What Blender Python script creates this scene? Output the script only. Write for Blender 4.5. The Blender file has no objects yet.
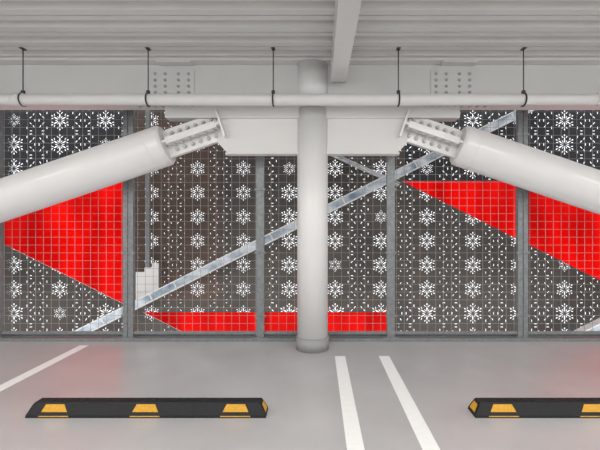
import bpy, bmesh, math, random
from mathutils import Vector, Matrix
random.seed(4)
scene = bpy.context.scene
try:
    scene.view_settings.view_transform = 'Standard'
except Exception: pass

# ---------------- materials ----------------
def mat(name, col, rough=0.5, metal=0.0, noise=0.0, nscale=8.0, coat=0.0, bump=0.0, bscale=60.0, col2=None, stretch=(1,1,1)):
    m = bpy.data.materials.new(name); m.use_nodes = True
    nt = m.node_tree; b = nt.nodes['Principled BSDF']
    b.inputs['Base Color'].default_value = (*col, 1)
    b.inputs['Roughness'].default_value = rough
    b.inputs['Metallic'].default_value = metal
    b.inputs['Coat Weight'].default_value = coat
    b.inputs['Coat Roughness'].default_value = 0.15
    tc = nt.nodes.new('ShaderNodeTexCoord'); mp = nt.nodes.new('ShaderNodeMapping')
    mp.inputs['Scale'].default_value = stretch
    nt.links.new(tc.outputs['Object'], mp.inputs['Vector'])
    if noise > 0:
        n = nt.nodes.new('ShaderNodeTexNoise'); n.inputs['Scale'].default_value = nscale
        n.inputs['Detail'].default_value = 6
        r = nt.nodes.new('ShaderNodeValToRGB')
        r.color_ramp.elements[0].position = 0.3; r.color_ramp.elements[1].position = 0.7
        c2 = col2 if col2 else tuple(c*(1-noise) for c in col)
        r.color_ramp.elements[0].color = (*c2, 1); r.color_ramp.elements[1].color = (*col, 1)
        nt.links.new(mp.outputs[0], n.inputs['Vector']); nt.links.new(n.outputs['Fac'], r.inputs[0])
        nt.links.new(r.outputs[0], b.inputs['Base Color'])
    if bump > 0:
        n2 = nt.nodes.new('ShaderNodeTexNoise'); n2.inputs['Scale'].default_value = bscale
        bp = nt.nodes.new('ShaderNodeBump'); bp.inputs['Strength'].default_value = bump
        bp.inputs['Distance'].default_value = 0.01
        nt.links.new(mp.outputs[0], n2.inputs['Vector']); nt.links.new(n2.outputs['Fac'], bp.inputs['Height'])
        nt.links.new(bp.outputs[0], b.inputs['Normal'])
    return m

M_white  = mat('white_paint', (0.80,0.795,0.78), 0.4, noise=0.03, nscale=3, coat=0.3)
M_beam   = mat('beam_paint', (0.74,0.735,0.715), 0.45, noise=0.05, nscale=2)
M_deck   = mat('deck_paint', (0.68,0.675,0.655), 0.5, noise=0.06, nscale=2.0)
M_floor  = mat('coated_concrete', (0.50,0.49,0.495), 0.32, noise=0.14, nscale=1.6, coat=0.28, bump=0.06, bscale=90)
M_line   = mat('line_paint', (0.92,0.92,0.91), 0.5, noise=0.05, nscale=20)
M_galv   = mat('galvanised_steel', (0.27,0.285,0.29), 0.45, metal=0.3, noise=0.3, nscale=25)
M_wire   = mat('galvanised_wire', (0.33,0.33,0.32), 0.5, metal=0.0)
M_bolt   = mat('bolt_paint', (0.50,0.50,0.49), 0.4)
M_rubber = mat('black_rubber', (0.010,0.010,0.011), 0.65, noise=0.3, nscale=40, bump=0.2)
M_yellow = mat('yellow_tape', (0.74,0.38,0.02), 0.4, noise=0.25, nscale=60)
M_screen = mat('bronze_screen', (0.088,0.073,0.062), 0.6, noise=0.45, nscale=1.0)
M_screen2= mat('dark_screen', (0.026,0.026,0.030), 0.6, noise=0.2, nscale=1.2)
M_screen3= mat('brown_screen', (0.115,0.072,0.054), 0.6, noise=0.4, nscale=1.0)
M_plinth = mat('grey_plinth', (0.33,0.33,0.33), 0.5, noise=0.1)
M_black  = mat('black_steel', (0.03,0.03,0.03), 0.5)
M_pipe   = mat('pipe_paint', (0.72,0.715,0.70), 0.4, noise=0.04)
M_bluew  = mat('pale_blue_paint', (0.85,0.90,0.95), 0.3, noise=0.6, nscale=5.0, col2=(0.16,0.26,0.36))

def red_mat():
    m = bpy.data.materials.new('red_translucent_panel'); m.use_nodes = True
    nt = m.node_tree; nt.nodes.clear()
    o = nt.nodes.new('ShaderNodeOutputMaterial'); mx = nt.nodes.new('ShaderNodeMixShader')
    tr = nt.nodes.new('ShaderNodeBsdfTranslucent'); pb = nt.nodes.new('ShaderNodeBsdfPrincipled')
    tc = nt.nodes.new('ShaderNodeTexCoord'); mp = nt.nodes.new('ShaderNodeMapping')
    mp.inputs['Scale'].default_value = (1.2,1,0.35)
    n = nt.nodes.new('ShaderNodeTexNoise'); n.inputs['Scale'].default_value = 1.5
    r = nt.nodes.new('ShaderNodeValToRGB')
    r.color_ramp.elements[0].position=0.3; r.color_ramp.elements[1].position=0.7
    r.color_ramp.elements[0].color=(0.56,0.010,0.008,1); r.color_ramp.elements[1].color=(0.88,0.036,0.022,1)
    nt.links.new(tc.outputs['Object'], mp.inputs[0]); nt.links.new(mp.outputs[0], n.inputs['Vector'])
    nt.links.new(n.outputs['Fac'], r.inputs[0])
    nt.links.new(r.outputs[0], tr.inputs['Color']); nt.links.new(r.outputs[0], pb.inputs['Base Color'])
    pb.inputs['Roughness'].default_value=0.4
    mx.inputs[0].default_value=0.1
    nt.links.new(tr.outputs[0], mx.inputs[1]); nt.links.new(pb.outputs[0], mx.inputs[2])
    nt.links.new(mx.outputs[0], o.inputs[0]); return m
M_red = red_mat()
M_fill = bpy.data.materials.new('fill_tube'); M_fill.use_nodes=True  # glow for the tubes of the added, unseen fill lights
_b=M_fill.node_tree.nodes['Principled BSDF']; _b.inputs['Emission Color'].default_value=(1,0.97,0.92,1); _b.inputs['Emission Strength'].default_value=15

# ---------------- mesh helpers ----------------
def box(bm, x0,x1,y0,y1,z0,z1, mi=0, M=None):
    vs=[Vector((x,y,z)) for z in (z0,z1) for y in (y0,y1) for x in (x0,x1)]
    if M is not None: vs=[M@v for v in vs]
    v=[bm.verts.new(p) for p in vs]
    for q in ((0,2,3,1),(4,5,7,6),(0,1,5,4),(2,6,7,3),(0,4,6,2),(1,3,7,5)):
        f=bm.faces.new([v[i] for i in q]); f.material_index=mi
def cyl(bm, p0, p1, r0, r1=None, seg=24, mi=0, smooth=True, caps=True):
    r1 = r0 if r1 is None else r1
    p0=Vector(p0); p1=Vector(p1); d=(p1-p0).normalized()
    a=d.orthogonal().normalized(); b=d.cross(a)
    A=[bm.verts.new(p0+(a*math.cos(t)+b*math.sin(t))*r0) for t in [2*math.pi*i/seg for i in range(seg)]]
    B=[bm.verts.new(p1+(a*math.cos(t)+b*math.sin(t))*r1) for t in [2*math.pi*i/seg for i in range(seg)]]
    for i in range(seg):
        j=(i+1)%seg
        f=bm.faces.new((A[i],A[j],B[j],B[i])); f.material_index=mi; f.smooth=smooth
    if caps:
        f=bm.faces.new(A[::-1]); f.material_index=mi
        f=bm.faces.new(B); f.material_index=mi
def prism(bm, pts, y0, y1, mi=0, M=None):
    A=[Vector((p[0],y0,p[1])) for p in pts]; B=[Vector((p[0],y1,p[1])) for p in pts]
    if M is not None: A=[M@v for v in A]; B=[M@v for v in B]
    A=[bm.verts.new(v) for v in A]; B=[bm.verts.new(v) for v in B]; n=len(pts)
    fs=[bm.faces.new(A), bm.faces.new(B[::-1])]
    for i in range(n): fs.append(bm.faces.new((A[(i+1)%n],A[i],B[i],B[(i+1)%n])))
    for f in fs: f.material_index=mi
def finish(bm, name, mats, bevel=0.0, parent=None, recalc=True):
    if recalc: bmesh.ops.recalc_face_normals(bm, faces=bm.faces[:])
    me=bpy.data.meshes.new(name); bm.to_mesh(me); bm.free()
    for m in mats: me.materials.append(m)
    o=bpy.data.objects.new(name, me); scene.collection.objects.link(o)
    if bevel>0:
        md=o.modifiers.new('bevel','BEVEL'); md.width=bevel; md.segments=2; md.limit_method='ANGLE'; md.angle_limit=math.radians(40)
    if parent: o.parent=parent
    return o
def empty(name, loc=(0,0,0)):
    e=bpy.data.objects.new(name,None); e.location=loc; scene.collection.objects.link(e); return e
def bolt(bm, p, d, r=0.018, h=0.022, mi=0):
    p=Vector(p); d=Vector(d).normalized()
    cyl(bm,p,p+d*0.005,r*1.45,seg=12,mi=mi)
    cyl(bm,p+d*0.005,p+d*h,r,seg=6,mi=mi,smooth=False)

CX=-0.065; CY=4.75   # column axis
# ---------------- floor ----------------
bm=bmesh.new(); box(bm,-12,12,-9,5.22,-0.25,0.0); finish(bm,'floor',[M_floor])
bm=bmesh.new(); box(bm,-12,12,5.03,5.19,0.0,0.035); box(bm,-12,12,5.18,5.20,0.0,0.07); finish(bm,'trim_1',[M_galv],0.004)

for (x,y1,w) in ((0.245,4.46,0.115),(0.735,4.46,0.115),(-2.84,4.86,0.11),(3.83,4.86,0.11)):
    bm=bmesh.new(); box(bm,x-w/2,x+w/2,-2.0,y1,0.0,0.003); finish(bm,'parking_line',[M_line])

# ---------------- wheel stops ----------------
def wheel_stop(x0):
    L=1.82; bm=bmesh.new()
    prof=[(-.078,0,0),(-.078,.020,0.004),(-.052,.096,0.045),(-.040,.104,0.052),(.040,.104,0.052),(.052,.096,0.045),(.078,.020,0.004),(.078,0,0)]
    A=[bm.verts.new((e,y,z)) for y,z,e in prof]; B=[bm.verts.new((L-e,y,z)) for y,z,e in prof]
    n=len(prof)
    for i in range(n):
        j=(i+1)%n; bm.faces.new((A[i],A[j],B[j],B[i]))
    bm.faces.new(A[::-1]); bm.faces.new(B)
    bmesh.ops.recalc_face_normals(bm,faces=bm.faces[:])
    for i in range(int(L/0.06)-3):
        xx=0.09+i*0.06; box(bm,xx,xx+0.03,-0.03,0.03,0.103,0.107)
    o=0.002
    for c in (0.215,0.905,1.59):
        for s in (-1,1):
            ya,za=s*(.0778+o),.010; yb,zb=s*(.0530+o),.095
            f=bm.faces.new([bm.verts.new(p) for p in ((c-.115,ya,za),(c+.115,ya,za),(c+.070,yb,zb),(c-.070,yb,zb))]); f.material_index=1
    for xe,s in ((0.0,-1),(L,1)):
        f=bm.faces.new([bm.verts.new(p) for p in ((xe-s*.008+s*.004,-.05,.03),(xe-s*.008+s*.004,.05,.03),(xe-s*.037+s*.004,.035,.085),(xe-s*.037+s*.004,-.035,.085))]); f.material_index=1
    for xx in (0.5,1.34): cyl(bm,(xx,0,0.10),(xx,0,0.109),0.02,seg=16)
    o_=finish(bm,'wheel_stop',[M_rubber,M_yellow],0,recalc=False); o_.location=(x0,3.10,0.0)
wheel_stop(-2.215); wheel_stop(1.19)

# ---------------- ceiling deck ----------------
bm=bmesh.new()
prof=[]; y=-9.0; pitch=0.32; zb=3.395; zt=3.465
while y<5.2:
    prof += [(y,zt),(y+0.085,zt),(y+0.11,zb),(y+0.20,zb),(y+0.203,zb+0.025),(y+0.220,zb+0.025),(y+0.223,zb),(y+0.295,zb)]
    y+=pitch
prof=prof+[(y,zt)]
A=[bm.verts.new((-12,a,b)) for a,b in prof]; B=[bm.verts.new((12,a,b)) for a,b in prof]
for i in range(len(prof)-1): bm.faces.new((A[i],A[i+1],B[i+1],B[i]))
box(bm,-12,12,-9,5.22,3.50,3.70)
finish(bm,'ceiling',[M_deck])

# ---------------- main beam ----------------
bm=bmesh.new()
box(bm,-12,12,4.60,4.90,3.362,3.392)
box(bm,-12,12,4.742,4.758,2.90,3.362)
box(bm,-12,12,4.60,4.90,2.872,2.90)
for cx in (CX-1.66, CX+1.66):
    box(bm,cx-0.26,cx+0.26,4.724,4.742,2.98,3.30)
    for i in (0,1,2.3,3.3):
        for j in range(4):
            bolt(bm,(cx-0.20+0.12*i,4.724,3.03+0.073*j),(0,-1,0),0.014,0.026,mi=1)
    box(bm,cx-0.40,cx+0.40,4.605,4.72,2.86,2.872)
    for i in range(9):
        for yy in (4.64,4.69):
            bolt(bm,(cx-0.36+0.09*i,yy,2.86),(0,0,-1),0.014,0.02,mi=1)
            bolt(bm,(cx-0.36+0.09*i,yy,2.90),(0,0,1),0.014,0.02,mi=1)
    box(bm,cx-0.15,cx+0.25,4.61,4.74,3.345,3.362)
for sx in (-1,1):
    x0=CX+sx*0.15; x1=CX+sx*1.72
    box(bm,min(x0,x1),max(x0,x1),4.66,4.84,2.715,2.872)
    x1=CX+sx*1.12
    prism(bm,[(x0,2.31),(CX+sx*1.00,2.31),(x1,2.44),(x1,2.72),(x0,2.72)],4.70,4.80)
    box(bm,min(x0,CX+sx*1.02),max(x0,CX+sx*1.02),4.68,4.82,2.295,2.315)
for x in (-7.5,-5.6,-3.9,3.8,5.6,7.5):
    box(bm,x-0.008,x+0.008,4.62,4.742,2.90,3.362)
finish(bm,'steel_beam',[M_beam,M_bolt],0.004)

for x,y1 in ((0.235,4.60),(-6.2,4.60),(6.6,4.60)):
    bm=bmesh.new()
    box(bm,x-0.085,x+0.085,-9,y1,3.10,3.12); box(bm,x-0.006,x+0.006,-9,y1,3.12,3.375); box(bm,x-0.085,x+0.085,-9,y1,3.375,3.394)
    box(bm,x-0.085,x+0.085,4.58,4.60,3.10,3.375)
    finish(bm,'ceiling_joist',[M_beam],0.003)

# ---------------- column ----------------
bm=bmesh.new()
cyl(bm,(CX,CY,0.0),(CX,CY,0.145),0.193,seg=64,mi=1)
cyl(bm,(CX,CY,0.145),(CX,CY,0.155),0.193,0.184,seg=64,mi=1)
cyl(bm,(CX,CY,0.1),(CX,CY,2.83),0.182,seg=64)
cyl(bm,(CX,CY,2.83),(CX,CY,3.36),0.176,seg=64)
cyl(bm,(CX,CY,2.865),(CX,CY,2.905),0.187,seg=64)
finish(bm,'steel_column',[M_white,M_plinth])

# ---------------- braces ----------------
def brace(sx):
    bm=bmesh.new()
    p=Vector((CX+sx*1.11,CY,2.625)); a=math.atan(0.338)
    d=Vector((sx*math.cos(a),0,-math.sin(a))); n=Vector((sx*math.sin(a),0,math.cos(a))); yv=Vector((0,1,0))
    M=Matrix(((d.x,yv.x,n.x,p.x),(d.y,yv.y,n.y,p.y),(d.z,yv.z,n.z,p.z),(0,0,0,1)))
    P=lambda u,v,w: M@Vector((u,v,w))
    t0=0.65
    cyl(bm,P(t0,0,0),P(t0+0.03,0,0),0.215,0.24,seg=72,caps=True)
    cyl(bm,P(t0+0.03,0,0),P(7.6,0,0),0.24,seg=72,caps=True)
    cyl(bm,P(t0+0.16,0,0),P(t0+0.175,0,0),0.243,seg=72)
    box(bm,-0.04,t0+0.05,-0.015,0.015,-0.165,0.165,M=M)
    box(bm,-0.04,t0+0.05,-0.17,0.17,-0.015,0.015,M=M)
    for s in (-1,1):
        for w0,w1 in ((0.035,0.165),(-0.165,-0.035)):
            box(bm,0.0,t0-0.04,min(s*.015,s*.037),max(s*.015,s*.037),w0,w1,M=M)
        for v0,v1 in ((0.045,0.17),(-0.17,-0.045)):
            box(bm,0.0,t0-0.04,v0,v1,(0.015 if s>0 else -0.037),(0.037 if s>0 else -0.015),M=M)
    nn=(M.to_3x3()@Vector((0,0,1)))
    for i in range(6):
        u=0.055+0.097*i
        for w in (0.10,-0.10):
            bolt(bm,P(u,-0.037,w),(0,-1,0),0.019,0.032,mi=1); bolt(bm,P(u,0.037,w),(0,1,0),0.019,0.032,mi=1)
        for v in (0.12,-0.13,-0.08):
            bolt(bm,P(u,v,-0.037),-nn,0.015,0.026,mi=1); bolt(bm,P(u,v,0.037),nn,0.015,0.026,mi=1)
    box(bm,-0.06,-0.04,-0.165,0.165,-0.165,0.165,M=M)
    return finish(bm,'diagonal_brace',[M_white,M_bolt],0.004)
brace(-1); brace(1)

# ---------------- pipe with hangers ----------------
pipe=empty('overhead_pipe',(0,4.38,2.835))
bm=bmesh.new()
cyl(bm,(-12,0,0),(12,0,0),0.062,seg=40)
for x in (-3.28,3.1): cyl(bm,(x-0.06,0,0),(x+0.06,0,0),0.07,seg=40)
finish(bm,'pipe_run',[M_pipe],parent=pipe)
bm=bmesh.new()
for k in range(-6,7):
    x=-0.49+1.370*k
    cyl(bm,(x,0.0,0.07),(x,0.0,0.56),0.006,seg=8)
    N=24
    for i in range(N):
        t0=2*math.pi*i/N; t1=2*math.pi*(i+1)/N
        cyl(bm,(x,0.069*math.cos(t0),0.069*math.sin(t0)),(x,0.069*math.cos(t1),0.069*math.sin(t1)),0.009,seg=6)
    box(bm,x-0.018,x+0.018,-0.012,0.012,0.065,0.10)
    box(bm,x-0.02,x+0.02,-0.035,0.035,0.552,0.56)
finish(bm,'hangers',[M_black],parent=pipe)

# ---------------- mesh fence ----------------
fence=empty('mesh_fence',(0,5.10,0))
posts=[(-7.46,.10),(-5.76,.13),(-4.08,.10),(-2.41,.13),(-0.735,.10),(0.925,.10),(2.60,.13),(4.28,.10),(5.95,.13),(7.6,.10)]
bm=bmesh.new()
for x,w in posts:
    if w>.11:
        box(bm,x-w/2,x-0.008,-0.03,0.03,0.035,3.3); box(bm,x+0.008,x+w/2,-0.03,0.03,0.035,3.3)
        box(bm,x-0.01,x+0.01,-0.02,0.02,0.035,3.3)
    else:
        box(bm,x-w/2,x+w/2,-0.03,0.03,0.035,3.3)
    box(bm,x-0.10,x+0.10,-0.06,0.06,0.035,0.045)
    for z in (0.3,1.1,1.9,2.6):
        box(bm,x-w/2-0.02,x+w/2+0.02,-0.038,-0.03,z,z+0.03)
        bolt(bm,(x,-0.038,z+0.015),(0,-1,0),0.008,0.012)
box(bm,-12,12,-0.015,0.015,0.075,0.105)
finish(bm,'posts',[M_galv],0.003,parent=fence)
bm=bmesh.new()
s=0.100; r=0.0017
for i in range(181):
    xx=-9.0+s*i; box(bm,xx-r,xx+r,-r,r,0.09,3.25)
for i in range(32):
    zz=0.11+s*i; box(bm,-9,9,r,3*r,zz-r,zz+r)
finish(bm,'wire_mesh',[M_wire],parent=fence)

# ---------------- perforated facade ----------------
FY=6.6; CW=0.757; CH=0.398; PER=8.646
def kite(cx,cz,ang,r0,r1,w,mid=0.6):
    c,s_=math.cos(ang),math.sin(ang)
    pts=[(r0,0),(r0+(r1-r0)*mid,w),(r1,0),(r0+(r1-r0)*mid,-w)]
    return [(cx+u*c-v*s_, cz+u*s_+v*c) for u,v in pts]
def slot(cx,cz,ang,l,w):
    c,s_=math.cos(ang),math.sin(ang)
    pts=[(-l/2,-w/2),(-l/2,w/2),(l/2,w/2),(l/2,-w/2)]
    return [(cx+u*c-v*s_, cz+u*s_+v*c) for u,v in pts]
def cell_geo(k, q):
    """unit cell: a snowflake in the centre (size k), fine dashes round it (size q)"""
    holes=[]
    cx,cz=CW/2,CH/2
    for i in range(6):
        a=math.pi/3*i+math.pi/6
        r1=0.020+0.090*k
        holes.append(kite(cx,cz,a,0.016,r1,0.0085*k))
        holes.append(slot(cx+(r1+0.013+0.012*k)*math.cos(a),cz+(r1+0.013+0.012*k)*math.sin(a),a,0.024*k,0.013*k))
        for sg in (-1,1):
            b=a+sg*0.27
            holes.append(slot(cx+(0.012+0.100*k)*math.cos(b),cz+(0.012+0.100*k)*math.sin(b),a+sg*0.75,0.028*k,0.009*k))
        b=a+math.pi/6
        holes.append(slot(cx+0.058*math.cos(b),cz+0.058*math.sin(b),b,0.030*k,0.008*k))
    for side in (0,1):
        for x,z,a in ((0.055,0.100,60),(0.055,0.298,-60),(0.035,0.199,90),
                      (0.10,0.025,0),(0.10,0.372,0),(0.105,0.150,45),(0.105,0.248,-45),
                      (0.165,0.075,90),(0.165,0.323,90)):
            xx=x if side==0 else CW-x; aa=math.radians(a if side==0 else 180-a)
            holes.append(slot(xx,z,aa,0.036*q,0.0095*q))
    bm=bmesh.new(); edges=[]
    def loop(pts):
        v=[bm.verts.new((p[0],0,p[1])) for p in pts]
        for i in range(len(v)): edges.append(bm.edges.new((v[i],v[(i+1)%len(v)])))
    loop([(0,0),(CW,0),(CW,CH),(0,CH)])
    for h in holes: loop(h)
    bmesh.ops.triangle_fill(bm,use_beauty=True,use_dissolve=False,edges=edges,normal=(0,-1,0))
    for i,v in enumerate(bm.verts): v.index=i
    V=[v.co.copy() for v in bm.verts]; F=[[v.index for v in f.verts] for f in bm.faces]
    bm.free(); return V,F
cells=[cell_geo(1.15,1.1),cell_geo(0.84,0.75),cell_geo(1.0,0.9),cell_geo(0.66,1.0)]
bm=bmesh.new()
X0=(14-318)*0.0165-CW/2-CW*9
nx,nz=30,14; Z0=-1.38
for i in range(nx):
    for j in range(nz):
        x=X0+i*CW; z=Z0+j*CH
        xc=x+CW/2
        ph=((xc+3.1)%PER)/PER
        upper = z>1.95
        if upper and ph>0.5: k,mi=0,1
        elif ph<0.16 and z>0.2: k,mi=1,2
        elif ph<0.30: k,mi=1,0
        elif z<0.2: k,mi=0,0
        else: k,mi=2,0
        if k in (0,2) and random.random()<0.12: k=3
        V,F=cells[k]
        vs=[bm.verts.new((x+v.x,FY,z+v.z)) for v in V]
        for f in F:
            ff=bm.faces.new([vs[q] for q in f]); ff.material_index=mi
regions=[]
for kk in (-1,0,1):
    o=kk*PER
    regions.append([(-7.26+o,2.1925),(-3.15+o,2.1925),(-3.15+o,0.1375)])
    regions.append([(-2.8875+o,0.031),(1.155+o,0.031),(1.155+o,-0.5),(-1.825+o,-0.5)])
def inside(reg,px,pz):
    sg=None
    for i in range(len(reg)):
        a=reg[i]; b=reg[(i+1)%len(reg)]
        c=(b[0]-a[0])*(pz-a[1])-(b[1]-a[1])*(px-a[0])
        if sg is None: sg=c>0
        elif (c>0)!=sg: return False
    return True
for reg in regions:
    rx0=min(p[0] for p in reg)-CW; rx1=max(p[0] for p in reg)+CW
    rz0=min(p[1] for p in reg)-CH; rz1=max(p[1] for p in reg)+CH
    for i in range(len(reg)):
        a=reg[i]; b=reg[(i+1)%len(reg)]
        fs=[f for f in bm.faces if rx0<f.verts[0].co.x<rx1 and rz0<f.verts[0].co.z<rz1]
        if not fs: continue
        geom=set(fs)
        for f in fs: geom.update(f.edges); geom.update(f.verts)
        nrm=Vector((-(b[1]-a[1]),0,(b[0]-a[0]))).normalized()
        bmesh.ops.bisect_plane(bm,geom=list(geom),plane_co=(a[0],FY,a[1]),plane_no=nrm,dist=1e-5)
    dead=[]
    for f in bm.faces:
        c=f.calc_center_median()
        if rx0<c.x<rx1 and rz0<c.z<rz1 and inside(reg,c.x,c.z): dead.append(f)
    bmesh.ops.delete(bm,geom=dead,context='FACES')
scr=empty('perforated_facade_screen',(0,0,0))
finish(bm,'perforated_sheet',[M_screen,M_screen2,M_screen3],parent=scr,recalc=False)
bm=bmesh.new()
for i in range(-6,7):
    x=-3.02+1.441*3*i/2
    box(bm,x-0.03,x+0.03,FY+0.03,FY+0.12,-1.38,4.19)
finish(bm,'mullions',[M_galv],parent=scr)

for reg in regions:
    bm=bmesh.new()
    prism(bm,reg,FY+0.004,FY+0.012)
    finish(bm,'red_facade_panel',[M_red])

# ---------------- inclined steel behind the fence ----------------
def diag(bm, xs, zs, slope, L0, L1, h=0.085, yc=6.3, step=0.42):
    a=math.atan(slope)
    d=Vector((math.cos(a),0,math.sin(a))); n=Vector((-math.sin(a),0,math.cos(a)))
    M=Matrix(((d.x,0,n.x,xs),(0,1,0,yc),(d.z,0,n.z,zs),(0,0,0,1)))
    t=h*0.3
    box(bm,L0,L1,-0.08,0.08,h-t,h,0,M)
    box(bm,L0,L1,-0.08,0.08,-h,-h+t,0,M)
    box(bm,L0,L1,-0.06,-0.04,-h+t,h-t,1,M)
    u=L0
    while u<L1:
        box(bm,u,u+0.02,-0.075,0.075,-h+t,h-t,0,M); u+=step
for off in (0,7.95):
    st=empty('staircase_stringer',(off,0,0))
    bm=bmesh.new(); diag(bm,-3.83,-0.27,0.50,-2.0,9.2,0.068); finish(bm,'stringer',[M_white,M_bluew],0.002,parent=st)
    bm=bmesh.new()
    prism(bm,[(-2.90,0.16),(-2.54,0.35),(-2.54,0.86),(-2.64,0.86),(-2.64,0.79),(-2.76,0.79),(-2.76,0.72),(-2.90,0.72)],6.36,6.40)
    finish(bm,'landing_plate',[M_white],0.003,parent=st)
    bm=bmesh.new(); box(bm,-2.76,-2.70,6.40,6.45,0.5,3.5); finish(bm,'hanger_bar',[M_galv],0.003,parent=st)
bm=bmesh.new(); diag(bm,0.45,2.52,-0.45,-0.3,0.95,0.022,6.51,3.0); finish(bm,'cross_tie',[M_white,M_bluew],parent=scr)

# ---------------- lighting ----------------
w=bpy.data.worlds.new('World'); scene.world=w; w.use_nodes=True
bg=w.node_tree.nodes['Background']; bg.inputs[0].default_value=(0.96,0.98,1.0,1); bg.inputs[1].default_value=1.7

def fill_lamp(x,y):  # unseen fixture, added above the camera to brighten the interior
    e=empty('added_fill_light',(x,y,3.295))
    bm=bmesh.new(); box(bm,-0.65,0.65,-0.07,0.07,0.02,0.095); finish(bm,'fill_housing',[M_white],0.005,parent=e)
    bm=bmesh.new()
    for yy in (-0.04,0.04): cyl(bm,(-0.6,yy,0.0),(0.6,yy,0.0),0.016,seg=12)
    finish(bm,'fill_tubes',[M_fill],parent=e)
    l=bpy.data.lights.new('fill_lamp','AREA'); l.shape='RECTANGLE'; l.size=1.2; l.size_y=0.15; l.energy=54; l.color=(1,0.97,0.94)
    o=bpy.data.objects.new('fill_area_light',l); o.location=(0,0,-0.03); scene.collection.objects.link(o); o.parent=e
for x in (-4.5,-1.6,1.9,5.0):
    for y in (1.2,-2.5): fill_lamp(x,y)

# ---------------- camera ----------------
cam=bpy.data.cameras.new('camera'); co=bpy.data.objects.new('camera',cam); scene.collection.objects.link(co)
co.location=(0,0,1.45); co.rotation_euler=(math.radians(90),0,0)
cam.sensor_width=36; cam.lens=24; cam.shift_x=-0.03; cam.shift_y=0.002
scene.camera=co
